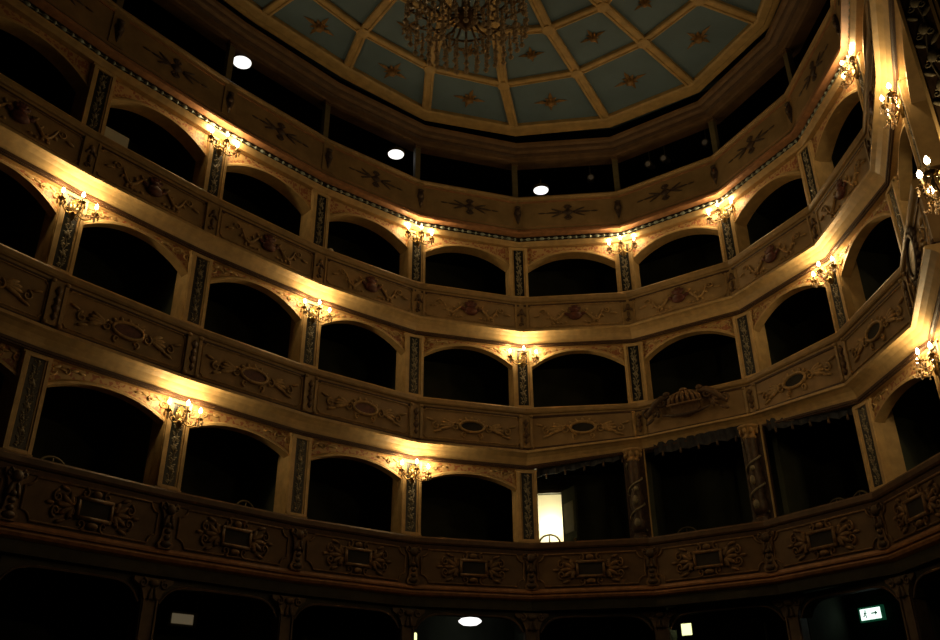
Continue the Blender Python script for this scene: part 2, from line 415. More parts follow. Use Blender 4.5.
# posts that divide the parapets, over and under the pilasters
def pb1(bm):
    prism(bm, [(-.10, -.30), (.10, -.30), (.13, -.24), (.09, -.18), (.06, .0), (.10, .16), (.15, .22), (.15, .28), (-.15, .28), (-.15, .22), (-.10, .16), (-.06, 0), (-.09, -.18), (-.13, -.24)], -.045, .02)
def po1(bm):
    ell(bm, (0, -.06, .20), (.085, .05, .07)); 
    for s in (-1, 1): spiral(bm, s * .10, .23, .05, PI / 2, 1.2, s, .017, -.06); leaf(bm, s * .03, .14, -PI / 2 + s * .25, .2, .06, -.055)
    for z in (0, -.08, -.16): ell(bm, (0, -.055, z), (.05 - .0, .03, .035))
    ell(bm, (0, -.05, -.24), (.09, .035, .045))
def pb2(bm):
    for s in (-1, 1): box(bm, (s * .105, -.02, 0), (.055, .05, .62))
    box(bm, (0, -.01, 0), (.16, .03, .60))
    for s in (-1, 1):
        for z in (-.29, .29): ell(bm, (s * .105, -.045, z), (.04, .03, .03))
def po2(bm):
    for z, r in ((.17, .05), (.05, .04), (-.06, .055), (-.18, .04)):
        prism(bm, [(-r, z), (0, z + r * 1.5), (r, z), (0, z - r * 1.5)], -.055, -.02)
    ell(bm, (0, -.04, .0), (.03, .03, .03))
def pb3(bm):
    for s in (-1, 1): box(bm, (s * .12, -.015, 0), (.04, .04, .60))
    box(bm, (0, -.006, 0), (.2, .02, .58))
def po3(bm):
    leaf(bm, 0, .20, -PI / 2, .17, .09, -.03); leaf(bm, 0, .02, -PI / 2, .17, .07, -.03)
    for s in (-1, 1): leaf(bm, 0, .12, -PI / 2 + s * .7, .15, .05, -.03)
    spiral(bm, -.02, -.2, .05, 0, 1.2, 1, .016, -.03)
def pb4(bm): box(bm, (0, -.012, 0), (.27, .03, .60))
def po4(bm):
    prism(bm, [(-.085, .02), (-.05, .14), (0, .2), (.05, .14), (.085, .02), (.05, -.1), (0, -.24), (-.05, -.1)], -.045, -.02)
    ell(bm, (0, -.06, .04), (.055, .04, .07)); ell(bm, (0, -.05, .16), (.07, .03, .03)); ell(bm, (0, -.05, -.12), (.03, .03, .05))
PB = {1: (pb1, 'relief1', po1, 'dark1'), 2: (pb2, 'rail', po2, 'relief2'), 3: (pb3, 'rail', po3, 'relief2'), 4: (pb4, 'panel4', po4, 'dark')}
PWORD = {1: 'carved bracket post with a small mask', 2: 'narrow post with dark lozenges', 3: 'narrow post with a leaf drop', 4: 'flat post with a dark mask drop'}
for t in (1, 2, 3, 4):
    set_plan(BOW if t == 1 else {})
    z0, z1 = panel_field(t)
    for k in range(max(0, FIRSTBAY[t] + 1), LASTBAY[t] + 1):
        
        fb, mb, fo, mo = PB[t]; z0, z1 = panel_field(t)
        if t == 2 and k in (5, 6): z0 = B[2] - (B[2] - z0) * .78
        zc = (z0 + z1) / 2; sc = (z1 - z0 + .05) / .62
        r = thing('parapet_post', f'{PWORD[t]} between parapets, {"gallery" if t == 4 else ROW[t]}, {ORD[k + 1]} from the left', 'post', at(k, zc - (z1 - z0) / 2 , .205 if t != 4 else .19), RK[k], f'{ROW[t]} parapet posts')
        a = obj('post_block', orn_mesh(f'pb{t}', fb, mb, False), mb, r, (0, 0, (z1 - z0) / 2)); a.scale = (1, 1, sc)
        a = obj('mask_drop' if t in (1, 4) else 'drop_ornament', orn_mesh(f'po{t}', fo, mo), mo, r, (0, 0, (z1 - z0) / 2)); a.scale = (1, 1, sc)

set_plan({})
# ------------------------------------------------------------------ arches over the box openings
SPR = {1: (.40, .17), 2: (.43, .085), 3: (.47, .15)}
def arch(t, k):
    b, tt = B[t], T[t]; sp, cr = SPR[t]; L = LEN[k] / 2; xo = L - .19; h = tt - b; AD = .24 if t == 3 else .12
    r = thing('box_arch', f'red and gold segmental arch over the box opening, {ROW[t]}, {bay_word(t, k)}', 'arch', mid(k, b), RZ[k], f'{ROW[t]} box arches')
    N = 20; cv = [(-xo + 2 * xo * i / N, h - sp + (sp - cr) * (1 - abs(-1 + 2 * i / N) ** 2.15)) for i in range(N + 1)]
    out = [(-L + .005, 0)] + [(-xo, 0)] + cv + [(xo, 0), (L - .005, 0), (L - .005, h), (-L + .005, h)]
    bm = NB()
    # front, back and soffit built from strips so that every face is convex
    top = h
    def strip(pa, pb):
        (xa, za), (xb, zb_) = pa, pb
        v = [bm.verts.new(p) for p in ((xa, 0, za), (xb, 0, zb_), (xb, 0, top), (xa, 0, top))]; bm.faces.new(v)
        w = [bm.verts.new(p) for p in ((xa, AD, za), (xb, AD, zb_), (xb, AD, top), (xa, AD, top))]; bm.faces.new(w[::-1])
        bm.faces.new((bm.verts.new((xa, 0, za)), bm.verts.new((xb, 0, zb_)), bm.verts.new((xb, AD, zb_)), bm.verts.new((xa, AD, za))))
    for i in range(N): strip(cv[i], cv[i + 1])
    obj('spandrel', bm, 'spandrel', r)
    for s in (-1, 1):
        bm = NB(); box(bm, (s * (L + xo) / 2, .15, h / 2), (L - xo - .004, .30, h))
        obj('jamb', bm, 'gilt', r)
    bm = NB()
    nrm = []
    for i in range(N + 1):
        a = cv[max(0, i - 1)]; c = cv[min(N, i + 1)]; d = Vector((c[0] - a[0], 0, c[1] - a[1])).normalized(); nrm.append((-d.z, d.x))
    for i in range(N):
        q = []
        for j in (i, i + 1):
            (x, z), (nx, nz) = cv[j], nrm[j]
            q.append([(x, -.035, z - .004), (x, AD + .02, z - .004), (x + nx * .03, -.035, z + nz * .03), (x + nx * .065, 0.0, z + nz * .065)])
        a, c = q
        V = lambda p: bm.verts.new(p)
        for e, f in ((1, 0), (0, 2), (2, 3)): bm.faces.new((V(a[e]), V(c[e]), V(c[f]), V(a[f])))
    bmesh.ops.remove_doubles(bm, verts=bm.verts, dist=1e-4)
    obj('archivolt', bm, 'gilt', r)
    def scroll(s):
        def f(bm):
            x = s * (xo - .06); z = h - .10
            spiral(bm, x, z - .04, .075, 0, 1.2, s, .015, -.012)
            spiral(bm, s * (xo - .28), h - .10, .05, PI / 2, 1.2, s, .012, -.012)
            for i, (dx, a, l) in enumerate(((.10, 2.8, .14), (.20, 3.3, .13), (.34, 3.0, .16), (.46, 3.2, .14))):
                leaf(bm, s * (xo - dx + .04), h - .09 + .01 * i, a if s > 0 else PI - a, l, .04, -.008, .014)
        return f
    if t in (1, 2):
        for s in (-1, 1):
            bm = NB(); scroll(s)(bm); obj('spandrel_scroll', bm, 'gilt', r, smooth=True)
    return r
for t in (1, 2, 3):
    for k in range(FIRSTBAY[t], (9 if t == 2 else 8) + 1):
        if t == 1 and k in ROYAL: continue
        arch(t, k)

# ------------------------------------------------------------------ pilasters with dark inlay
def motif(h):
    def f(bm):
        z = .13; i = 0
        tube(bm, [(.022 * math.sin(q * .55), -.002, .11 + (h - .24) * q / 40) for q in range(41)], .0065, 4)
        while z < h - .13:
            s = 1 if i % 2 else -1
            leaf(bm, s * .012, z, PI / 2 - s * 1.0, .062, .024, -.004, .010); leaf(bm, -s * .01, z + .02, PI / 2 + s * .8, .05, .02, -.004, .010)
            if i % 3 == 0: ell(bm, (s * .02, -.006, z + .045), (.026, .012, .022), 0, 7, 4); ell(bm, (s * .02, -.012, z + .045), (.011, .012, .011), 0, 6, 4)
            if i % 5 == 2: spiral(bm, -s * .04, z + .01, .026, PI / 2, 1.2, s, .008, -.004)
            if i % 6 == 4: ell(bm, (0, -.006, z), (.045, .012, .032), 0, 8, 4); ell(bm, (0, -.008, z + .035), (.022, .012, .03), 0, 6, 4)
            z += .055; i += 1
    return f
def pilaster(t, k):
    b, tt = B[t], T[t]; h = tt - b
    lamp = 'under a lit candle sconce' if (t, k) in SC else 'without a lamp'
    r = thing('pilaster', f'dark-inlaid pilaster {lamp}, {ROW[t]}, {ORD[k + 1]} from the left', 'pilaster', at(k, b), RK[k], f'{ROW[t]} pilasters')
    key = f'pl{t}'
    def shaft(bm):
        box(bm, (0, .02, h / 2), (.40, .20, h))
        box(bm, (0, .01, .03), (.43, .225, .06)); box(bm, (0, .015, h - .02), (.42, .21, .04))
    obj('shaft', orn_mesh(key + 's', shaft, 'gilt', False), 'gilt', r)
    def fr(bm):
        for s in (-1, 1):
            box(bm, (s * .165, -.094, h / 2 + .01), (.055, .036, h - .10)); box(bm, (s * .118, -.086, h / 2 + .01), (.018, .020, h - .14))
        for z in (.075, h - .055): box(bm, (0, -.092, z), (.385, .034, .045))
    obj('border_moulding', orn_mesh(key + 'f', fr, 'gilt', False), 'gilt', r)
    def inl(bm): box(bm, (0, -.081, h / 2 + .01), (.205, .010, h - .17))
    i = obj('inlay_panel', orn_mesh(key + 'i', inl, 'inlay', False), 'inlay', r)
    obj('inlay_motif', orn_mesh(key + 'm', motif(h), 'motif'), 'motif', i, (0, -.086, 0))
    return r
for t in (1, 2, 3):
    for k in range(0, 10):
        if t == 1 and k in (5, 6): continue
        pilaster(t, k)

# carved columns of the middle box
set_plan(BOW)
def col_parts(k, lab):
    b, tt = B[1], T[1] + .27; h = tt - b
    r = thing('carved_column', lab, 'column', at(k, b, -.02) - Vector((.20 if k == 5 else .13, 0, 0)), RK[k], 'carved columns of the wide middle box')
    bm = NB(); box(bm, (0, .10, h / 2), (.40, .16, h)); obj('rear_pier', bm, 'dark', r)
    bm = NB(); lathe(bm, [(.15, 0), (.15, .06), (.11, .09), (.12, .13)], n=12); box(bm, (0, 0, .025), (.30, .24, .05)); obj('base', bm, 'dark', r)
    bm = NB(); lathe(bm, [(.10, .12), (.14, .22), (.14, .34), (.09, .42), (.12, .46), (.09, .50), (.13, .62), (.135, .78), (.10, .90), (.125, .96), (.10, 1.02), (.12, h - .26), (.11, h - .22)], (0, -.02, 0), 12)
    s = obj('shaft', bm, 'dark', r, smooth=True)
    bm = NB(); pts = []
    for i in range(40):
        a = i * .42; z = .16 + (h - .44) * i / 39; pts.append((.135 * math.cos(a), -.02 + .135 * math.sin(a), z))
    tube(bm, pts, .020, 5); ell(bm, (0, -.15, .30), (.06, .04, .08)); ell(bm, (0, -.15, .72), (.05, .05, .09)); ell(bm, (.03, -.15, .93), (.05, .04, .05))
    obj('twisted_garland', bm, 'motif', s, smooth=True)
    bm = NB(); lathe(bm, [(.11, h - .24), (.13, h - .20), (.10, h - .17), (.17, h - .05), (.19, h - .03), (.19, h)], (0, -.02, 0), 10)
    for i in range(8):
        a = 2 * PI * i / 8; ell(bm, (.145 * math.cos(a), -.02 + .145 * math.sin(a), h - .10), (.035, .035, .06))
    obj('capital', bm, 'gilt2', r, smooth=True); r.children[-1]['label'] = 'gilded leafy capital'
    bm = NB()
    box(bm, (.215, .03, h / 2), (.02, .04, h)); obj('edge_strip', bm, 'gilt', r)
col_parts(5, 'dark carved column with gold capital, left of the two under the crest')
col_parts(6, 'dark carved column with gold capital, right of the two under the crest')
# dark fringed valances across the middle box
VAL = {4: 'dark fringed valance over the box with the lit doorway', 5: 'dark fringed valance below the carved crest', 6: 'dark fringed valance over the box right of the crest'}
for k in ROYAL:
    L = LEN[k] / 2 - .21
    d0, d1 = (0 if k == 4 else .27), (0 if k == 6 else .27)
    r = thing('valance', VAL[k], 'valance', mid(k, T[1] - .16, .0), RZ[k], 'valances of the middle box')
    bm = NB(); n = 30
    for row, (y, z0_, z1_) in enumerate(((.06, .02, .16),)):
        a = []; 
        for i in range(n + 1):
            x = -L + 2 * L * i / n; yy = y + .018 * math.sin(i * 1.9); zz = .025 + .035 * abs(math.sin(i * PI / 6)); dd = d0 + (d1 - d0) * i / n; zz += dd; zt_ = .27 + dd
            a.append((bm.verts.new((x, yy, zz)), bm.verts.new((x, yy, zt_)), bm.verts.new((x, yy + .02, zt_)), bm.verts.new((x, yy + .02, zz))))
        for p, q in zip(a, a[1:]):
            for j in range(4): bm.faces.new((p[j], q[j], q[(j + 1) % 4], p[(j + 1) % 4]))
    obj('cloth', bm, 'fringe', r)
    for i in range(5):
        obj('tassel', orn_mesh('tas', lambda bm: lathe(bm, [(.006, .06), (.018, .03), (.022, .0), (.026, -.05), (.02, -.055)], n=7), 'dark1'), 'dark1', r, (-L + 2 * L * (i + .5) / 5, .05, .03 + d0 + (d1 - d0) * (i + .5) / 5))

set_plan({})
# carved crest in front of the second tier
def crest():
    z0 = 5.64
    r = thing('carved_crest', 'carved crest with ribbed crown and scrolls on the second-tier parapet above the middle box', 'crest', mid(5, z0, .27) - XD[5] * .12, RZ[5]); r.scale = (.86, .9, .80)
    bm = NB()
    prism(bm, [(-.34, .10), (-.30, .36), (-.36, .44), (.36, .44), (.30, .36), (.34, .10), (.2, -.02), (0, -.08), (-.2, -.02)], -.03, .06); obj('shield', bm, 'relief2', r)
    bm = NB(); N = 9
    for i in range(N):
        a = PI * (i + .5) / N; x = -.36 * math.cos(a)
        tube(bm, [(x * 1.05, -.02 - .10 * math.sin(a), .24), (x * 1.0, -.06 - .10 * math.sin(a), .36), (x * .75, -.04 - .08 * math.sin(a), .48), (x * .3, -.02, .56)], [.035, .035, .03, .02], 6)
    ell(bm, (0, -.04, .58), (.10, .06, .05)); tube(bm, [(-.40, -.10, .23), (0, -.16, .21), (.40, -.10, .23)], .028, 6)
    obj('ribbed_crown', bm, 'relief1', r, smooth=True)
    for s in (-1, 1):
        bm = NB()
        tube(bm, [(s * .34, -.04, .50), (s * .52, -.05, .47), (s * .68, -.05, .36), (s * .82, -.04, .20), (s * .95, -.03, .06)], [.05, .075, .08, .065, .03], 7)
        spiral(bm, s * .52, .36, .12, PI / 2, 1.4, -s, .035, -.05); spiral(bm, s * .90, .16, .11, PI / 2, 1.3, -s, .03, -.05)
        for a, l in ((.5, .25), (-.2, .28), (-.8, .25), (-1.3, .22)): leaf(bm, s * .60, .22, a if s > 0 else PI - a, l, .09, -.04, .04)
        ell(bm, (s * .38, -.08, .54), (.08, .06, .06)); leaf(bm, s * .74, .02, (-.5 if s > 0 else PI + .5), .26, .09, -.03)
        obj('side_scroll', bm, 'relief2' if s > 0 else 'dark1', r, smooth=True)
    bm = NB(); tube(bm, [(-.55, -.03, .06), (-.3, -.06, -.02), (0, -.07, -.05), (.3, -.06, -.02), (.55, -.03, .06)], [.02, .04, .045, .04, .02], 6)
    obj('base_garland', bm, 'dark', r, smooth=True)
crest()
# pale oval medallion on the foreshortened parapet at the right edge
r = thing('oval_medallion', 'pale oval medallion in a dark wreath on the steep parapet at the right edge', 'medallion', mid(8, 5.62, .205), RZ[8])
bm = NB(); disc(bm, 0, 0, .30, .20, -.04, 0, 24); obj('pale_oval', bm, 'candle', r)
bm = NB(); oval(bm, 0, 0, .36, .26, .035, -.04, 24)
for i in range(22):
    a = 2 * PI * i / 22; leaf(bm, .36 * math.cos(a), .26 * math.sin(a), a + .5, .14, .07, -.03, .03)
obj('wreath', bm, 'dark', r, smooth=True)

# tall pier of the stage arch, after the last boxes on the right
pr = math.atan2(-.75, .66)
r = thing('stage_pier', 'tall dark pier with pale reliefs and gilded edges at the right edge', 'pier', (4.52, 6.39, 0), pr)
ph = 12.2 + ZE
bm = NB(); box(bm, (.02, .10, ph / 2), (.34, .16, ph)); obj('shaft', bm, 'gilt', r)
bm = NB(); box(bm, (0, .012, ph / 2 + .4), (.235, .02, ph - 1.0)); i_ = obj('inlay_panel', bm, 'dark1', r)
bm = NB()
for s_ in (-1, 1): box(bm, (s_ * .135, .0, ph / 2 + .4), (.03, .05, ph - .9))
box(bm, (.175, .005, ph / 2), (.03, .04, ph))
obj('border_moulding', bm, 'gilt', r)
bm = NB(); z_ = 5.2; n_ = 0
tube(bm, [(.03 * math.sin(q * .6), -.004, 5.0 + q * .09) for q in range(86)], .010, 5)
while z_ < 12.6:
    for s_ in (-1, 1):
        leaf(bm, s_ * .02, z_, PI / 2 - s_ * .8, .15, .05, -.008, .018); spiral(bm, s_ * .06, z_ + .16, .045, PI / 2, 1.2, s_, .012, -.008)
    ell(bm, (0, -.012, z_ + .22), (.05, .025, .07))
    z_ += .36
obj('relief', bm, 'motif', i_, smooth=True)
bm = NB()
a_, b_ = off(9, -.02), off(10, -.02); c_ = (a_ + b_) / 2; box(bm, (c_.x - IN[9].x * .42, c_.y - IN[9].y * .42, ph / 2), ((a_ - b_).length - .35, .16, ph), RZ[9])
struct('wall_right', bm, 'panel1')

# ------------------------------------------------------------------ gallery posts
for k in range(0, 9):
    h = T[4] - B[4]
    r = thing('gallery_post', f'slim olive post in the gallery under the ceiling, {ORD[k + 1]} from the left', 'post', at(k, B[4], -.02), RK[k], 'gallery posts')
    obj('shaft', orn_mesh('gp', lambda bm: box(bm, (0, 0, h / 2), (.12, .12, h)), 'post', False), 'post', r)
    obj('capital', orn_mesh('gpc', lambda bm: (box(bm, (0, -.01, h - .05), (.17, .16, .05)), box(bm, (0, -.005, h - .11), (.14, .14, .03))), 'cornice', False), 'cornice', r)
    obj('base', orn_mesh('gpb', lambda bm: box(bm, (0, 0, .035), (.16, .15, .07)), 'post', False), 'post', r)

# ------------------------------------------------------------------ ground row: piers with bracket capitals, flat arches
def g_shaft(bm):
    box(bm, (0, .05, .75), (.26, .22, 1.7)); 
    for s in (-1, 1): box(bm, (s * .10, -.07, .75), (.03, .03, 1.6))
def g_cap(bm):
    z = 1.60
    prism(bm, [(-.13, z - .28), (.13, z - .28), (.15, z - .20), (.20, z - .12), (.30, z - .05), (.31, z), (-.31, z), (-.30, z - .05), (-.20, z - .12), (-.15, z - .20)], -.10, .12)
def g_scroll(bm):
    z = 1.60
    for s in (-1, 1): spiral(bm, s * .17, z - .08, .07, PI / 2, 1.3, s, .02, -.11); leaf(bm, s * .02, z - .12, -PI / 2 + s * .2, .2, .06, -.11)
    ell(bm, (0, -.12, z - .07), (.09, .04, .05))
for k in range(1, 8):
    r = thing('ground_pier', f'dim pier with scrolled bracket capital below the first tier, {ORD[k]} from the left', 'pier', at(k, .58, .0), RK[k], 'ground row piers')
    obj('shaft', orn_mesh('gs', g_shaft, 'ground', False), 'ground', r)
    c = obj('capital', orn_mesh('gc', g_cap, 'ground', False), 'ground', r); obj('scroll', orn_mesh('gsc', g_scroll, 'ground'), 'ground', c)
for k in range(0, 8):
    L = LEN[k] / 2; xo = L - .16; h = 1.64
    r = thing('ground_arch', f'dark flat arch with rounded corners below the first tier, {bay_word(0, k)}', 'arch', mid(k, .58), RZ[k], 'ground row arches')
    bm = NB(); cv = []
    for i in range(25):
        u = -1 + 2 * i / 24; cv.append((u * xo, h - .10 - .26 * abs(u) ** 7))
    for p, q in zip(cv, cv[1:]):
        for y in (0, .22):
            bm.faces.new([bm.verts.new(v) for v in ((p[0], y, p[1]), (q[0], y, q[1]), (q[0], y, h), (p[0], y, h))])
        bm.faces.new([bm.verts.new(v) for v in ((p[0], 0, p[1]), (q[0], 0, q[1]), (q[0], .22, q[1]), (p[0], .22, p[1]))])
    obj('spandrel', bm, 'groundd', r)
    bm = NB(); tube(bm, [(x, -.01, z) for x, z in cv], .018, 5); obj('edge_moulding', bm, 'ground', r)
    z0 = B[0] - .78
    bm = NB(); sweep(bm, k, [(.10, .25), (.10, .58), (-.1, .58), (-.1, .25)], .58); obj('sill', bm, 'ground', r)

# ------------------------------------------------------------------ the shell: tier floors, box backs, partitions, stalls floor
def ring(poly, k0, k1, base_z=0):
    bm = NB(); rows = []
    for k in range(k0, k1 + 1):
        rows.append([bm.verts.new(off(k, o) + Vector((0, 0, z + ZE))) for o, z in poly])
    n = len(poly)
    for a, b in zip(rows, rows[1:]):
        for i in range(n): bm.faces.new((a[i], b[i], b[(i + 1) % n], a[(i + 1) % n]))
    bm.faces.new(rows[0][::-1]); bm.faces.new(rows[-1])
    return bm
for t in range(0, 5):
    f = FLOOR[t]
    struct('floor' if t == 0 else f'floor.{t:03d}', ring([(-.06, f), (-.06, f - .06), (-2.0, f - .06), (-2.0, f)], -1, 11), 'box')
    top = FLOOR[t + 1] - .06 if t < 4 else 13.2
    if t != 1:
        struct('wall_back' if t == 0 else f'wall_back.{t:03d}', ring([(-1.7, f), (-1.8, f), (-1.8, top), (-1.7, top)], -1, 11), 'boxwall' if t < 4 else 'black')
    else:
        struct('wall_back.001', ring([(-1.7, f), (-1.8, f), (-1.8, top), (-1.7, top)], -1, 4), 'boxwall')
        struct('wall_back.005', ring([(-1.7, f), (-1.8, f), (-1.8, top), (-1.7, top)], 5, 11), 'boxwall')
    if t < 4:
        for k in range(0, 11):
            a, b_ = off(k, -.32), off(k, -1.68)
            c = (a + b_) / 2; bmw = NB()
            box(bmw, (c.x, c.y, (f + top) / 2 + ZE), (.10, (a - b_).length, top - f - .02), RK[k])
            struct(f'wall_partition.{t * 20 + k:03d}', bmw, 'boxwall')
# the first-tier back wall with the lit doorway, fifth-bay box
k = 4; f = FLOOR[1]; top = FLOOR[2] - .06
o_ = (P[4] + P[5]) / 2; L = LEN[4] / 2
def lw(x, y): v = o_ + XD[4] * x - IN[4] * y; return v
bm = NB()
le, re = -L - .40, L + .40
dx0, dx1, dz = -1.02, -.44, 4.84
for x0, x1, za, zb in ((le, dx0, f, top), (dx1, re, f, top), (dx0, dx1, dz, top)):
    c = lw((x0 + x1) / 2, 1.75); box(bm, (c.x, c.y, (za + zb) / 2 + ZE), (x1 - x0, .10, zb - za), RZ[4])
struct('wall_back.006', bm, 'boxwall')
bm = NB()
c = lw(-.5, 2.9); box(bm, (c.x, c.y, (f + 5.3) / 2 + ZE), (2.4, .06, 5.3 - f), RZ[4])
for x in (-1.7, .7): c = lw(x, 2.35); box(bm, (c.x, c.y, (f + 5.3) / 2 + ZE), (.06, 1.08, 5.3 - f), RZ[4])
c = lw(-.5, 2.35); box(bm, (c.x, c.y, 5.3 + ZE), (2.5, 1.1, .06), RZ[4]); box(bm, (c.x, c.y, f - .03 + ZE), (2.5, 1.1, .06), RZ[4])
struct('wall_corridor', bm, 'white')
c = lw(dx1 - .02, 1.66)
r = thing('door', 'dull green door leaf standing open beside the bright doorway', 'door', (c.x, c.y, f + ZE), RZ[4] - math.radians(62))
bm = NB(); box(bm, (.30, 0, 1.05), (.58, .045, 2.1)); obj('door_leaf', bm, 'boxwall', r)
bm = NB()
for z in (.55, 1.5): 
    for s in (-1, 1): box(bm, (.30, s * .026, z), (.40, .012, .62))
obj('raised_panel', bm, 'post', r)
bm = NB(); ell(bm, (.54, -.05, 1.0), (.03, .03, .03)); obj('knob', bm, 'brass', r, smooth=True)
c = lw(dx0 - .03, 1.69); bm = NB()
for x, w in ((dx0 - .035, .07), (dx1 + .035, .07)): 
    q = lw(x, 1.68); box(bm, (q.x, q.y, (f + dz) / 2 + ZE), (w, .05, dz - f), RZ[4])
q = lw((dx0 + dx1) / 2, 1.68); box(bm, (q.x, q.y, dz + .035 + ZE), (dx1 - dx0 + .14, .05, .07), RZ[4])
struct('trim_1', bm, 'post')

bm = NB(); rows = [bm.verts.new(off(k, -.2) + Vector((0, 0, 0))) for k in range(-2, 12)]
rows.append(bm.verts.new((3.3, -4, 0))); rows.append(bm.verts.new((-8.3, -4, 0)))
bm.faces.new(rows); struct('floor.010', bm, 'floor')

# ------------------------------------------------------------------ gallery cornice and the coffered ceiling
ZC = 12.62
struct('trim_2', ring([(-.3, 12.25), (-.02, 12.20), (.05, 12.21), (.07, 12.25), (.16, 12.275), (.18, 12.32), (.20, 12.325), (.29, 12.36), (.31, 12.41), (.38, 12.44), (.40, 12.50), (.36, 12.53), (.30, 12.56), (-.26, 12.56), (-.3, 12.5)], -1, 10), 'cornice')
struct('trim_6', ring([(.165, 12.268), (.195, 12.31), (.215, 12.318), (.19, 12.335), (.16, 12.33)], -1, 10), 'red1')
struct('trim_7', ring([(.28, 12.352), (.305, 12.375), (.325, 12.412), (.30, 12.42), (.26, 12.40)], -1, 10), 'red1')
struct('trim_5', ring([(-.2, 12.57), (-.2, 13.2), (-.3, 13.2), (-.3, 12.57)], -1, 10), 'black')  # near-black colour stands in for the shade of the gap above the cornice
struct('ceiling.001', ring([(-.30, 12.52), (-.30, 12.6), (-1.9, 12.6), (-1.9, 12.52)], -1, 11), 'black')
C = Vector((.12, 9.5, 0))
R1 = {1: (-3.97, 12.267), 2: (-2.533, 13.765), 3: (-.938, 15.146), 4: (1.056, 15.728), 5: (3.14, 15.458), 6: (4.837, 14.345), 7: (5.731, 12.535)}
R2 = {2: (-2.062, 12.692), 3: (-.784, 13.728), 4: (.759, 14.243), 5: (2.285, 13.897), 6: (3.527, 13.036), 7: (4.391, 11.941)}
R3 = {5: (1.592, 12.658), 6: (2.586, 12.082)}
def rg(R, s, k):
    if k in R: return Vector((*R[k], 0))
    return C + (P[k] - C) * s
KC = range(-1, 11)
RING = [{k: rg(R1, .90, k) for k in KC}, {k: rg(R2, .681, k) for k in KC}, {k: rg(R3, .469, k) for k in KC}, {k: rg({}, .26, k) for k in KC}]
bm = NB()
a = [bm.verts.new(RING[0][k] + Vector((0, 0, ZC + .09 + ZE))) for k in KC]; bm.faces.new(a)
a = [bm.verts.new(off(k, -.2) + Vector((0, 0, 13.2 + ZE))) for k in KC]; bm.faces.new(a)
struct('ceiling', bm, 'blue')
def rib(bm, a, b, w):
    d = (b - a); l = d.length; d.normalize(); n = Vector((-d.y, d.x, 0))
    prof = [(-w / 2, .09), (-w / 2, .02), (-w * .36, 0), (-w * .24, .0), (-w * .18, .025), (w * .18, .025), (w * .24, 0), (w * .36, 0), (w / 2, .02), (w / 2, .09)]
    A = [bm.verts.new(a + n * o + Vector((0, 0, ZC + z + ZE))) for o, z in prof]; Bv = [bm.verts.new(b + n * o + Vector((0, 0, ZC + z + ZE))) for o, z in prof]
    m = len(prof); bm.faces.new(A); bm.faces.new(Bv[::-1])
    for i in range(m): bm.faces.new((A[i], A[(i + 1) % m], Bv[(i + 1) % m], Bv[i]))
bm = NB()
for k in KC:
    for i in range(3): rib(bm, RING[i][k], RING[i + 1][k], .20)
    if k + 1 in RING[0]:
        for i in range(1, 4): rib(bm, RING[i][k], RING[i][k + 1], .17)
for i in range(1, 3):
    for k in KC: lathe(bm, [(.13, .09), (.13, -.005), (.07, -.02)], RING[i][k] + Vector((0, 0, ZC + ZE)), 10)
struct('trim_3', bm, 'rib')
bm = NB(); rows = []
for k in KC:
    c = RING[0][k]; u = (P[k] - C).normalized()
    rows.append([bm.verts.new(c + u * o + Vector((0, 0, z + ZE))) for o, z in ((-.15, ZC + .09), (-.15, ZC + .01), (-.10, ZC - .01), (.06, ZC - .01), (.09, ZC + .015), (.22, ZC + .02), (.22, 13.2), (-.10, 13.2))])
for a, b in zip(rows, rows[1:]):
    for i in range(8): bm.faces.new((a[i], b[i], b[(i + 1) % 8], a[(i + 1) % 8]))
struct('trim_4', bm, 'rib')

def ros_petals(bm):
    for i in range(8):
        a = PI / 4 * i; l, w = (.36, .11) if i % 2 == 0 else (.22, .10)
        if i % 4 == 0: l = .44
        ell(bm, (math.cos(a) * l / 2, math.sin(a) * l / 2, 0), (.02, .02, .02), 0, 4, 3)
        n = 6
        top = []
        V = [bm.verts.new((math.cos(a) * r_ - math.sin(a) * q, math.sin(a) * r_ + math.cos(a) * q, z)) for r_, q, z in ((.03, 0, -.06), (l * .5, w / 2, -.01), (l, 0, -.015), (l * .5, -w / 2, -.01), (l * .5, 0, -.055))]
        for p, q in ((0, 1), (1, 2), (2, 3), (3, 0)): bm.faces.new((V[p], V[q], V[4]))
        bm.faces.new(V[:4])
def ros_boss(bm): lathe(bm, [(.12, 0), (.12, -.04), (.09, -.07), (.10, -.09), (.05, -.12)], n=10)
cof = [(0, k) for k in range(0, 8)] + [(1, k) for k in range(2, 8)] + [(2, k) for k in range(4, 7)]
RN = {0: 'outer', 1: 'middle', 2: 'inner'}
for i, k in cof:
    q = [RING[i][k], RING[i][k + 1], RING[i + 1][k], RING[i + 1][k + 1]]; c = sum(q, Vector()) / 4
    num = k - {0: 0, 1: 2, 2: 4}[i] + 1
    x = (q[1] - q[0]); s = .86 * min(1.0, (x.length + (q[3] - q[2]).length) / 2 / 1.75)
    r = thing('ceiling_rosette', f'gold leaf rosette on blue coffer, {RN[i]} ring of the ceiling, {ORD[num]} from the left', 'rosette', c + Vector((0, 0, ZC + .09 + ZE)), math.atan2(x.y, x.x), 'ceiling rosettes')
    r.scale = (s, s, 1)
    obj('petals', orn_mesh('rosp', ros_petals, 'rosette', False), 'rosette', r); obj('boss', orn_mesh('rosb', ros_boss, 'rosette'), 'rosette', r)

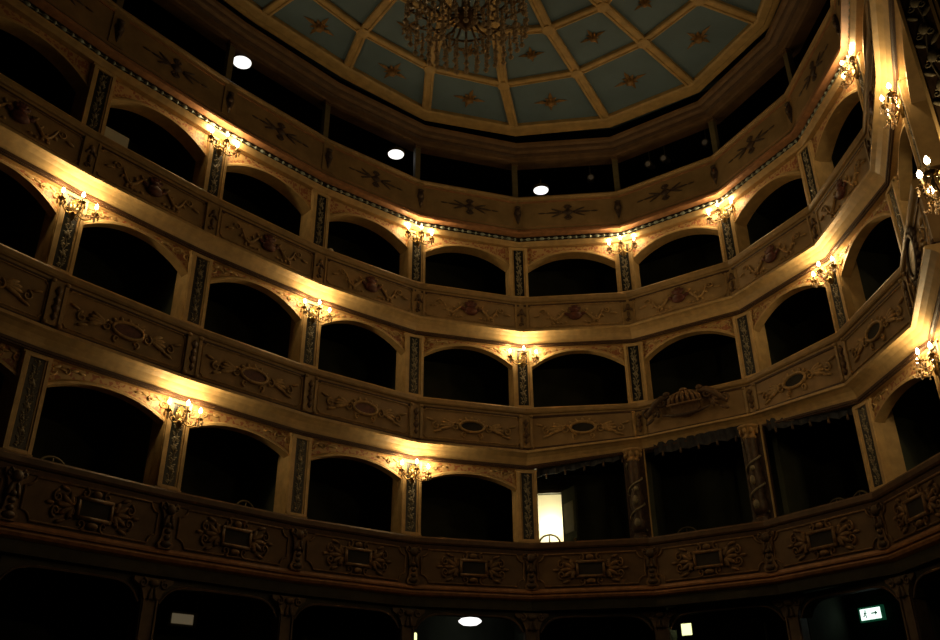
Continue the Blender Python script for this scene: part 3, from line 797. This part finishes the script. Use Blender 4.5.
# ------------------------------------------------------------------ sconces
def s_plate(bm):
    prism(bm, [(-.06, -.16), (0, -.22), (.06, -.16), (.08, 0), (.05, .10), (0, .14), (-.05, .10), (-.08, 0)], -.03, 0)
    for s in (-1, 1): spiral(bm, s * .06, .04, .04, PI / 2, 1.1, s, .01, -.03)
def s_arm(e):
    def f(bm):
        n = 12; pts = []
        for i in range(n + 1):
            t = i / n; pts.append((e[0] * t, -.03 + (e[1] + .03) * t, -.06 - .12 * math.sin(PI * t * .9) + (e[2] + .06) * t * t))
        tube(bm, pts, .011, 5)
        spiral(bm, e[0] * .5, -.10, .035, 0, 1, 1, .008, e[1] * .5)
    return f
def s_cup(bm): lathe(bm, [(.012, -.05), (.02, -.03), (.055, -.01), (.06, 0), (.02, .005)], n=8)
def s_candle(bm): lathe(bm, [(.014, 0), (.014, .085), (.010, .09)], n=6)
def s_flame(bm): lathe(bm, [(.008, .09), (.020, .105), (.026, .125), (.022, .145), (.010, .17), (.002, .18)], n=8)
def s_drops(bm):
    for i in range(6):
        a = 2 * PI * i / 6; x, y = .055 * math.cos(a), .055 * math.sin(a)
        lathe(bm, [(.003, -.005), (.010, -.02), (.003, -.035)], (x, y, 0), 5); lathe(bm, [(.004, -.04), (.017, -.075), (.004, -.10)], (x, y, 0), 5)
    lathe(bm, [(.004, -.06), (.022, -.10), (.016, -.13), (.003, -.15)], n=6)
def s_bead(bm):
    for s in (-1, 1):
        for i in range(9):
            t = i / 8; ell(bm, (s * .28 * t, -.12 - .10 * math.sin(PI * t * .5), -.10 - .07 * math.sin(PI * t)), (.013, .013, .016), 0, 5, 4)
    for i in range(5): ell(bm, (0, -.12, -.12 - .035 * i), (.016 - .001 * i, .016, .018), 0, 5, 4)
ARM = [(-.27, -.12, -.02), (0, -.19, .02), (.27, -.12, -.02)]
# name each by the pilaster it stands on
SCL = {(1, 1): 'lowest lit candle sconce at the far left, first tier', (1, 3): 'lit candle sconce nearest the middle of the first tier',
       (1, 8): 'lit crystal sconce low at the right edge', (1, 10): 'lit crystal sconce cut by the right edge, halfway up',
       (2, 0): 'leftmost lit candle sconce of the second tier', (2, 2): 'lit candle sconce, second from the left in the second tier',
       (2, 4): 'lit candle sconce at the centre of the second tier', (2, 7): 'lit candle sconce on the right curve of the second tier',
       (2, 9): 'lit crystal sconce on the bright upright strip at upper right', (3, 1): 'leftmost lit candle sconce of the third tier',
       (3, 3): 'lit candle sconce, second from the left in the third tier', (3, 5): 'lit candle sconce right of centre, below the lamp-lit gallery, third tier',
       (3, 6): 'lit candle sconce, fourth from the left in the third tier', (3, 8): 'lit crystal sconce below the beaded frieze at upper right'}
LD = bpy.data.lights.new('bulb_light', 'POINT'); LD.energy = 8.8; LD.color = (1.0, .70, .33); LD.shadow_soft_size = .03
for t, k in SC:
    z = T[t] - .25 + {1: .0, 2: .0, 3: .08}[t]
    r = thing('wall_sconce', SCL[(t, k)], 'sconce', at(k, z, .115 if k < 10 else .22), RK[k], 'candle sconces')
    obj('backplate', orn_mesh('sp', s_plate, 'brass'), 'brass', r)
    for i, e in enumerate(ARM):
        a = obj('arm', orn_mesh(f'sa{i}', s_arm(e), 'brass'), 'brass', r)
        obj('candle_cup', orn_mesh('scu', s_cup, 'brass'), 'brass', a, e); obj('candle', orn_mesh('sca', s_candle, 'candle'), 'candle', a, e)
        obj('flame_bulb', orn_mesh('sfl', s_flame, 'flame'), 'flame', a, e); obj('crystal_drops', orn_mesh('sdr', s_drops, 'crystal', False), 'crystal', a, e)
    obj('bead_swag', orn_mesh('sbd', s_bead, 'crystal', False), 'crystal', r)
    for i, e in enumerate(ARM):
        lo = bpy.data.objects.new('bulb_light', LD); COL.objects.link(lo); lo.parent = r; lo.location = (e[0], e[1] + .015, e[2] + .215)

# ------------------------------------------------------------------ chandelier
def chandelier():
    c = Vector((-.02, 9.55, 9.88 + ZE))
    r = thing('chandelier', 'unlit dark crystal chandelier hanging below the coffered ceiling', 'chandelier', c)
    bm = NB(); lathe(bm, [(.02, -.34), (.06, -.30), (.05, -.26), (.14, -.18), (.20, -.08), (.16, 0), (.07, .08), (.06, .5), (.12, .6), (.05, .75), (.04, 1.4), (.03, 2.83)], n=14)
    obj('stem', bm, 'bronze', r, smooth=True)
    bm = NB(); tube(bm, [(.62 * math.cos(2 * PI * i / 32), .62 * math.sin(2 * PI * i / 32), .05) for i in range(32)], .02, 6, True)
    tube(bm, [(.34 * math.cos(2 * PI * i / 24), .34 * math.sin(2 * PI * i / 24), .35) for i in range(24)], .018, 6, True); obj('hoop', bm, 'bronze', r, smooth=True)
    n = 16
    def arm(bm):
        tube(bm, [(.12, 0, -.05), (.30, 0, -.16), (.55, 0, -.14), (.74, 0, -.02), (.84, 0, .06)], [.02, .018, .016, .014, .012], 5)
        lathe(bm, [(.015, .03), (.06, .07), (.065, .08), (.02, .085)], (.84, 0, 0), 8)
    def candle(bm): lathe(bm, [(.016, .08), (.016, .22), (.012, .23)], (.84, 0, 0), 6)
    def string(bm):
        z = 0
        for q in (.016, .018, .016, .02, .018):
            lathe(bm, [(.003, z), (q, z - .03), (.003, z - .06)], n=5); z -= .062
        lathe(bm, [(.004, z), (.026, z - .06), (.018, z - .09), (.003, z - .11)], n=6)
    def swag(bm):
        pts = []; rr = []
        for i in range(31):
            t = i / 30; pts.append((.30 + .54 * t, .0, .30 - .26 * t - .14 * math.sin(PI * t))); rr.append((.004, .022, .022)[i % 3])
        tube(bm, pts, rr, 5)
    for i in range(n):
        a = obj('arm', orn_mesh('cha', arm, 'bronze'), 'bronze', r); a.rotation_euler = (0, 0, 2 * PI * i / n)
        obj('candle', orn_mesh('chc', candle, 'dark'), 'dark', a)
        obj('crystal_swag', orn_mesh('chs', swag, 'crystal', False), 'crystal', a)
    for rad, z, m in ((.90, .03, 36), (.74, -.05, 28), (.56, -.10, 20), (.36, -.14, 16)):
        for i in range(m):
            a = 2 * PI * (i + .5 * (m % 4)) / m
            o = obj('crystal_string', orn_mesh('chst', string, 'crystal', False), 'crystal', r, (rad * math.cos(a), rad * math.sin(a), z + .02 * math.sin(i * 2.4)))
            o.scale = (1.8, 1.8, .95)
chandelier()

# ------------------------------------------------------------------ lamps, signs and loose things
for (x, y), lab in (((-4.47, 13.02), 'round white ceiling lamp in the gallery beside a post, far left'), ((-1.663, 16.015), 'round white ceiling lamp in the gallery, middle of the three'), ((1.764, 17.49), 'round white ceiling lamp in the gallery, rightmost of the three')):
    r = thing('gallery_lamp', lab, 'lamp', (x, y, 12.22 + ZE), 0, 'gallery ceiling lamps')
    bm = NB(); lathe(bm, [(.20, .06), (.20, .0), (.185, -.015), (.185, .0)], n=24); obj('rim', bm, 'post', r)
    bm = NB(); lathe(bm, [(.18, -.005), (.175, -.02), (.12, -.028), (.02, -.03)], n=24); obj('lamp_glass', bm, 'disc', r)
    bm = NB(); lathe(bm, [(.02, .06), (.02, 12.52 - 12.22)], n=8); obj('stem', bm, 'post', r)
r = thing('ground_lamp', 'bright oval lamp glowing under the first tier, bottom centre', 'lamp', (-.05, 17.11, 2.16 + ZE))
bm = NB(); lathe(bm, [(.03, -.09), (.14, -.075), (.21, -.03), (.22, 0), (.17, .04), (.05, .06)], n=20); obj('lamp_glass', bm, 'disc', r, smooth=True)
bm = NB(); lathe(bm, [(.06, .06), (.06, .10), (.02, .11), (.02, FLOOR[1] - .06 - 2.16)], n=10); obj('stem', bm, 'post', r)
r = thing('wall_lamp', 'small upright lamp glowing on the dark wall left of the oval lamp', 'lamp', (-1.075, 16.99, 1.80 + ZE), RZ[3])
bm = NB(); lathe(bm, [(.03, -.14), (.035, -.12), (.035, .12), (.02, .14)], n=10); obj('lamp_tube', bm, 'yellow', r, smooth=True)
bm = NB(); box(bm, (0, .07, -.02), (.10, .10, .36)); obj('mount', bm, 'post', r)

r = thing('exit_sign', 'lit white and green emergency exit sign under the first tier, lower right', 'sign', (6.80, 15.41, 2.0 + ZE - .09), RZ[6])
bm = NB(); box(bm, (0, 0, .09), (.50, .06, .24)); obj('sign_box', bm, 'exitg', r)
bm = NB(); box(bm, (0, -.033, .09), (.42, .008, .18)); p = obj('lit_face', bm, 'exitw', r)
bm = NB()
ell(bm, (-.10, -.038, .145), (.014, .004, .016)); tube(bm, [(-.10, -.038, .125), (-.115, -.038, .085)], .013, 5)
tube(bm, [(-.115, -.038, .085), (-.085, -.038, .06), (-.095, -.038, .03)], .008, 5); tube(bm, [(-.115, -.038, .085), (-.135, -.038, .06), (-.16, -.038, .06)], .008, 5)
tube(bm, [(-.105, -.038, .118), (-.075, -.038, .10)], .007, 5); tube(bm, [(-.105, -.038, .118), (-.135, -.038, .105)], .007, 5)
prism(bm, [(.02, .085), (.10, .085), (.10, .06), (.15, .095), (.10, .13), (.10, .105), (.02, .105)], -.041, -.036)
obj('pictogram', bm, 'exitg', p)
r = thing('lit_sign', 'small square yellow lit sign under the first tier, right of centre', 'sign', (4.13, 17.55, 1.92 + ZE), RZ[5])
bm = NB(); box(bm, (0, 0, .10), (.24, .05, .25)); obj('sign_box', bm, 'post', r)
bm = NB(); box(bm, (0, -.028, .10), (.20, .008, .21)); p = obj('lit_face', bm, 'yellow', r)
r = thing('wall_plaque', 'small beige plaque with added glow on the dark wall, lower left', 'plaque', (-4.66, 14.56, 1.80 + ZE), RZ[1])
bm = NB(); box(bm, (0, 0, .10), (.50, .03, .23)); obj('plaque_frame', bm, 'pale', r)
bm = NB(); box(bm, (-.02, -.018, .10), (.38, .008, .15)); obj('plaque_face', bm, 'beigeglow', r)  # faint emission added to brighten the plaque face in the dark row
c = Vector((5.40, 16.78, 0)); r = thing('metal_pole', 'thin blue grey metal pole standing under the first tier, lower right', 'pole', (c.x, c.y, FLOOR[0] + ZE), RZ[6])
bm = NB(); lathe(bm, [(.03, .02), (.03, 2.36), (.02, 2.40)], n=10); obj('pole_tube', bm, 'steel', r, smooth=True)
bm = NB(); lathe(bm, [(.16, 0), (.16, .015), (.04, .03)], n=16); obj('foot', bm, 'steel', r)
def curtain(loc, rz, w, lab):
    r = thing('curtain', lab, 'curtain', loc, rz, 'door curtains of the ground row')
    bm = NB(); n = 48; a = []
    for i in range(n + 1):
        x = -w / 2 + w * i / n; y = .05 * math.sin(i * 2 * PI / 8)
        a.append([bm.verts.new(p) for p in ((x, y, 0), (x, y * .7, 2.62), (x, y * .7 + .02, 2.62), (x, y + .02, 0))])
    for p, q in zip(a, a[1:]):
        for j in range(4): bm.faces.new((p[j], q[j], q[(j + 1) % 4], p[(j + 1) % 4]))
    obj('cloth', bm, 'curtain', r, smooth=True)
    bm = NB(); tube(bm, [(-w / 2 - .08, .0, 2.64), (w / 2 + .08, .0, 2.64)], .02, 8); obj('rod', bm, 'bronze', r)
curtain((5.98, 16.45, FLOOR[0] + ZE + .01), RZ[6], .85, 'dull green curtain hanging under the first tier beside the metal pole')
curtain((-2.75, 16.05, FLOOR[0] + ZE + .01), RZ[2], .6, 'dull green curtain hanging under the first tier, left of centre')

def rail_pt(k, u, t, o): return P[k] + (P[k + 1] - P[k]) * u + IN[k] * o + Vector((0, 0, B[t] + ZE))
q = rail_pt(0, .17, 3, .06)
r = thing('pale_board', 'pale grey board standing on the third-tier rail beside a dark pilaster, upper left', 'board', q, RZ[0])
bm = NB(); box(bm, (.04, .02, .17), (.41, .05, .30)); obj('board_face', bm, 'pale', r)
bm = NB(); box(bm, (.04, .03, .01), (.40, .12, .02)); obj('board_stand', bm, 'post', r)
q = rail_pt(2, .13, 3, .03)
r = thing('pale_globe', 'small pale globe on the third-tier rail at the foot of a pilaster, left of centre', 'globe', q, RZ[2])
bm = NB(); lathe(bm, [(.02, .03), (.06, .06), (.075, .10), (.06, .14), (.02, .165)], n=14); obj('globe_glass', bm, 'pale', r, smooth=True)
bm = NB(); lathe(bm, [(.05, 0), (.05, .02), (.02, .035)], n=12); obj('foot', bm, 'post', r)

# chairs standing in the first-tier boxes
def chair_proto():
    r = thing('box_chair', 'x', 'chair', (0, 0, 0), 0, 'chairs in the first-tier boxes')
    bm = NB(); box(bm, (0, 0, .45), (.42, .42, .05)); obj('seat', bm, 'velvet', r)
    bm = NB(); pts = [(-.19, .22, .42)] + [(.20 * -math.cos(PI * i / 10), .25, .82 + .16 * math.sin(PI * i / 10)) for i in range(11)] + [(.19, .22, .42)]
    tube(bm, pts, .018, 6); tube(bm, [(0, .23, .47), (0, .25, .97)], .012, 5); obj('backrest', bm, 'post', r, smooth=True)
    for x in (-.18, .18):
        for y in (-.18, .2):
            bm = NB(); tube(bm, [(x, y, .43), (x * 1.05, y * 1.08, 0)], .017, 6); obj('leg', bm, 'chair', r)
    return r
CH = [(6, .36, 'hoop-backed chair in the right-hand box of the wide middle group, left of three'), (6, .56, 'hoop-backed chair in the right-hand box of the wide middle group, middle of three'),
      (6, .80, 'hoop-backed chair in the right-hand box of the wide middle group, right of three'),
      (0, .36, 'hoop-backed chair in the first-tier box at the far left'), (1, .78, 'hoop-backed chair in the first-tier box, second from the left of the lit sconce side'),
      (4, .16, 'hoop-backed chair silhouetted in front of the bright doorway'), (5, .2, 'hoop-backed chair in the box below the carved crest')]
proto = None
for k, u, lab in CH:
    q = P[k] + (P[k + 1] - P[k]) * u - IN[k] * .34
    if proto is None: o = proto = chair_proto()
    else: o = copy_tree(proto)
    o.location = (q.x, q.y, FLOOR[1] + ZE); o.rotation_euler = (0, 0, RZ[k] + .15 * math.sin(k + u * 9)); o['label'] = lab

# stage spotlights in the gallery
SPOT = [((598, 173), 4, .76, 'small dark spotlight in the gallery, near the fifth post'), ((0, 0), 5, .30, 'small dark spotlight in the gallery, left of the right-hand group'), ((0, 0), 5, .46, 'small dark spotlight in the gallery, middle of the right-hand group'), ((0, 0), 5, .88, 'small dark spotlight in the gallery, right of the right-hand group')]
for _, k, u, lab in SPOT:
    q = P[k] + (P[k + 1] - P[k]) * u - IN[k] * .35
    r = thing('stage_spotlight', lab, 'spotlight', (q.x, q.y, 11.92 + ZE), RZ[k], 'gallery spotlights')
    bm = NB(); tube(bm, [(0, .16, .03), (0, -.12, -.05)], [.07, .085], 12); obj('housing', bm, 'chair', r)
    bm = NB(); tube(bm, [(0, -.122, -.05), (0, -.13, -.052)], [.06, .05], 12); obj('lens', bm, 'steel', r)
    bm = NB(); tube(bm, [(0, .02, .03), (0, .02, 12.52 - 11.92)], .012, 6); obj('hanger', bm, 'chair', r)

# ------------------------------------------------------------------ light, world, camera
def point(loc, e, col, r=.1):
    ld = bpy.data.lights.new('room_lamp', 'POINT'); ld.energy = e; ld.color = col; ld.shadow_soft_size = r
    o = bpy.data.objects.new('room_lamp', ld); COL.objects.link(o); o.location = loc; return o
q = lw(-.72, 2.5); point((q.x, q.y, 4.40 + ZE), 26, (1.0, .88, .55), .08)
w = bpy.data.worlds.new('dim_house'); S.world = w; w.use_nodes = True
w.node_tree.nodes['Background'].inputs['Color'].default_value = (1.0, .62, .33, 1)
w.node_tree.nodes['Background'].inputs['Strength'].default_value = .002

cd = bpy.data.cameras.new('camera'); cam = bpy.data.objects.new('camera', cd); COL.objects.link(cam)
pitch, roll, fpx = 0.460976908, -0.00882331216, 862.782744
cp, sp = math.cos(pitch), math.sin(pitch)
Rv, F, U = Vector((1, 0, 0)), Vector((0, cp, sp)), Vector((0, -sp, cp))
cr_, sr_ = math.cos(roll), math.sin(roll)
R2v, U2 = Rv * cr_ + U * sr_, U * cr_ - Rv * sr_
mw = Matrix((R2v, U2, -F)).transposed().to_4x4(); mw.translation = Vector((0, 0, ZE))
cam.matrix_world = mw
cd.sensor_width = 36; cd.lens = fpx / 940 * 36; cd.clip_start = .05
S.camera = cam
S.view_settings.view_transform = 'Standard'; S.view_settings.look = 'None'
S.view_settings.gamma = 1; S.view_settings.use_curve_mapping = False
S.view_settings.exposure = 0.0
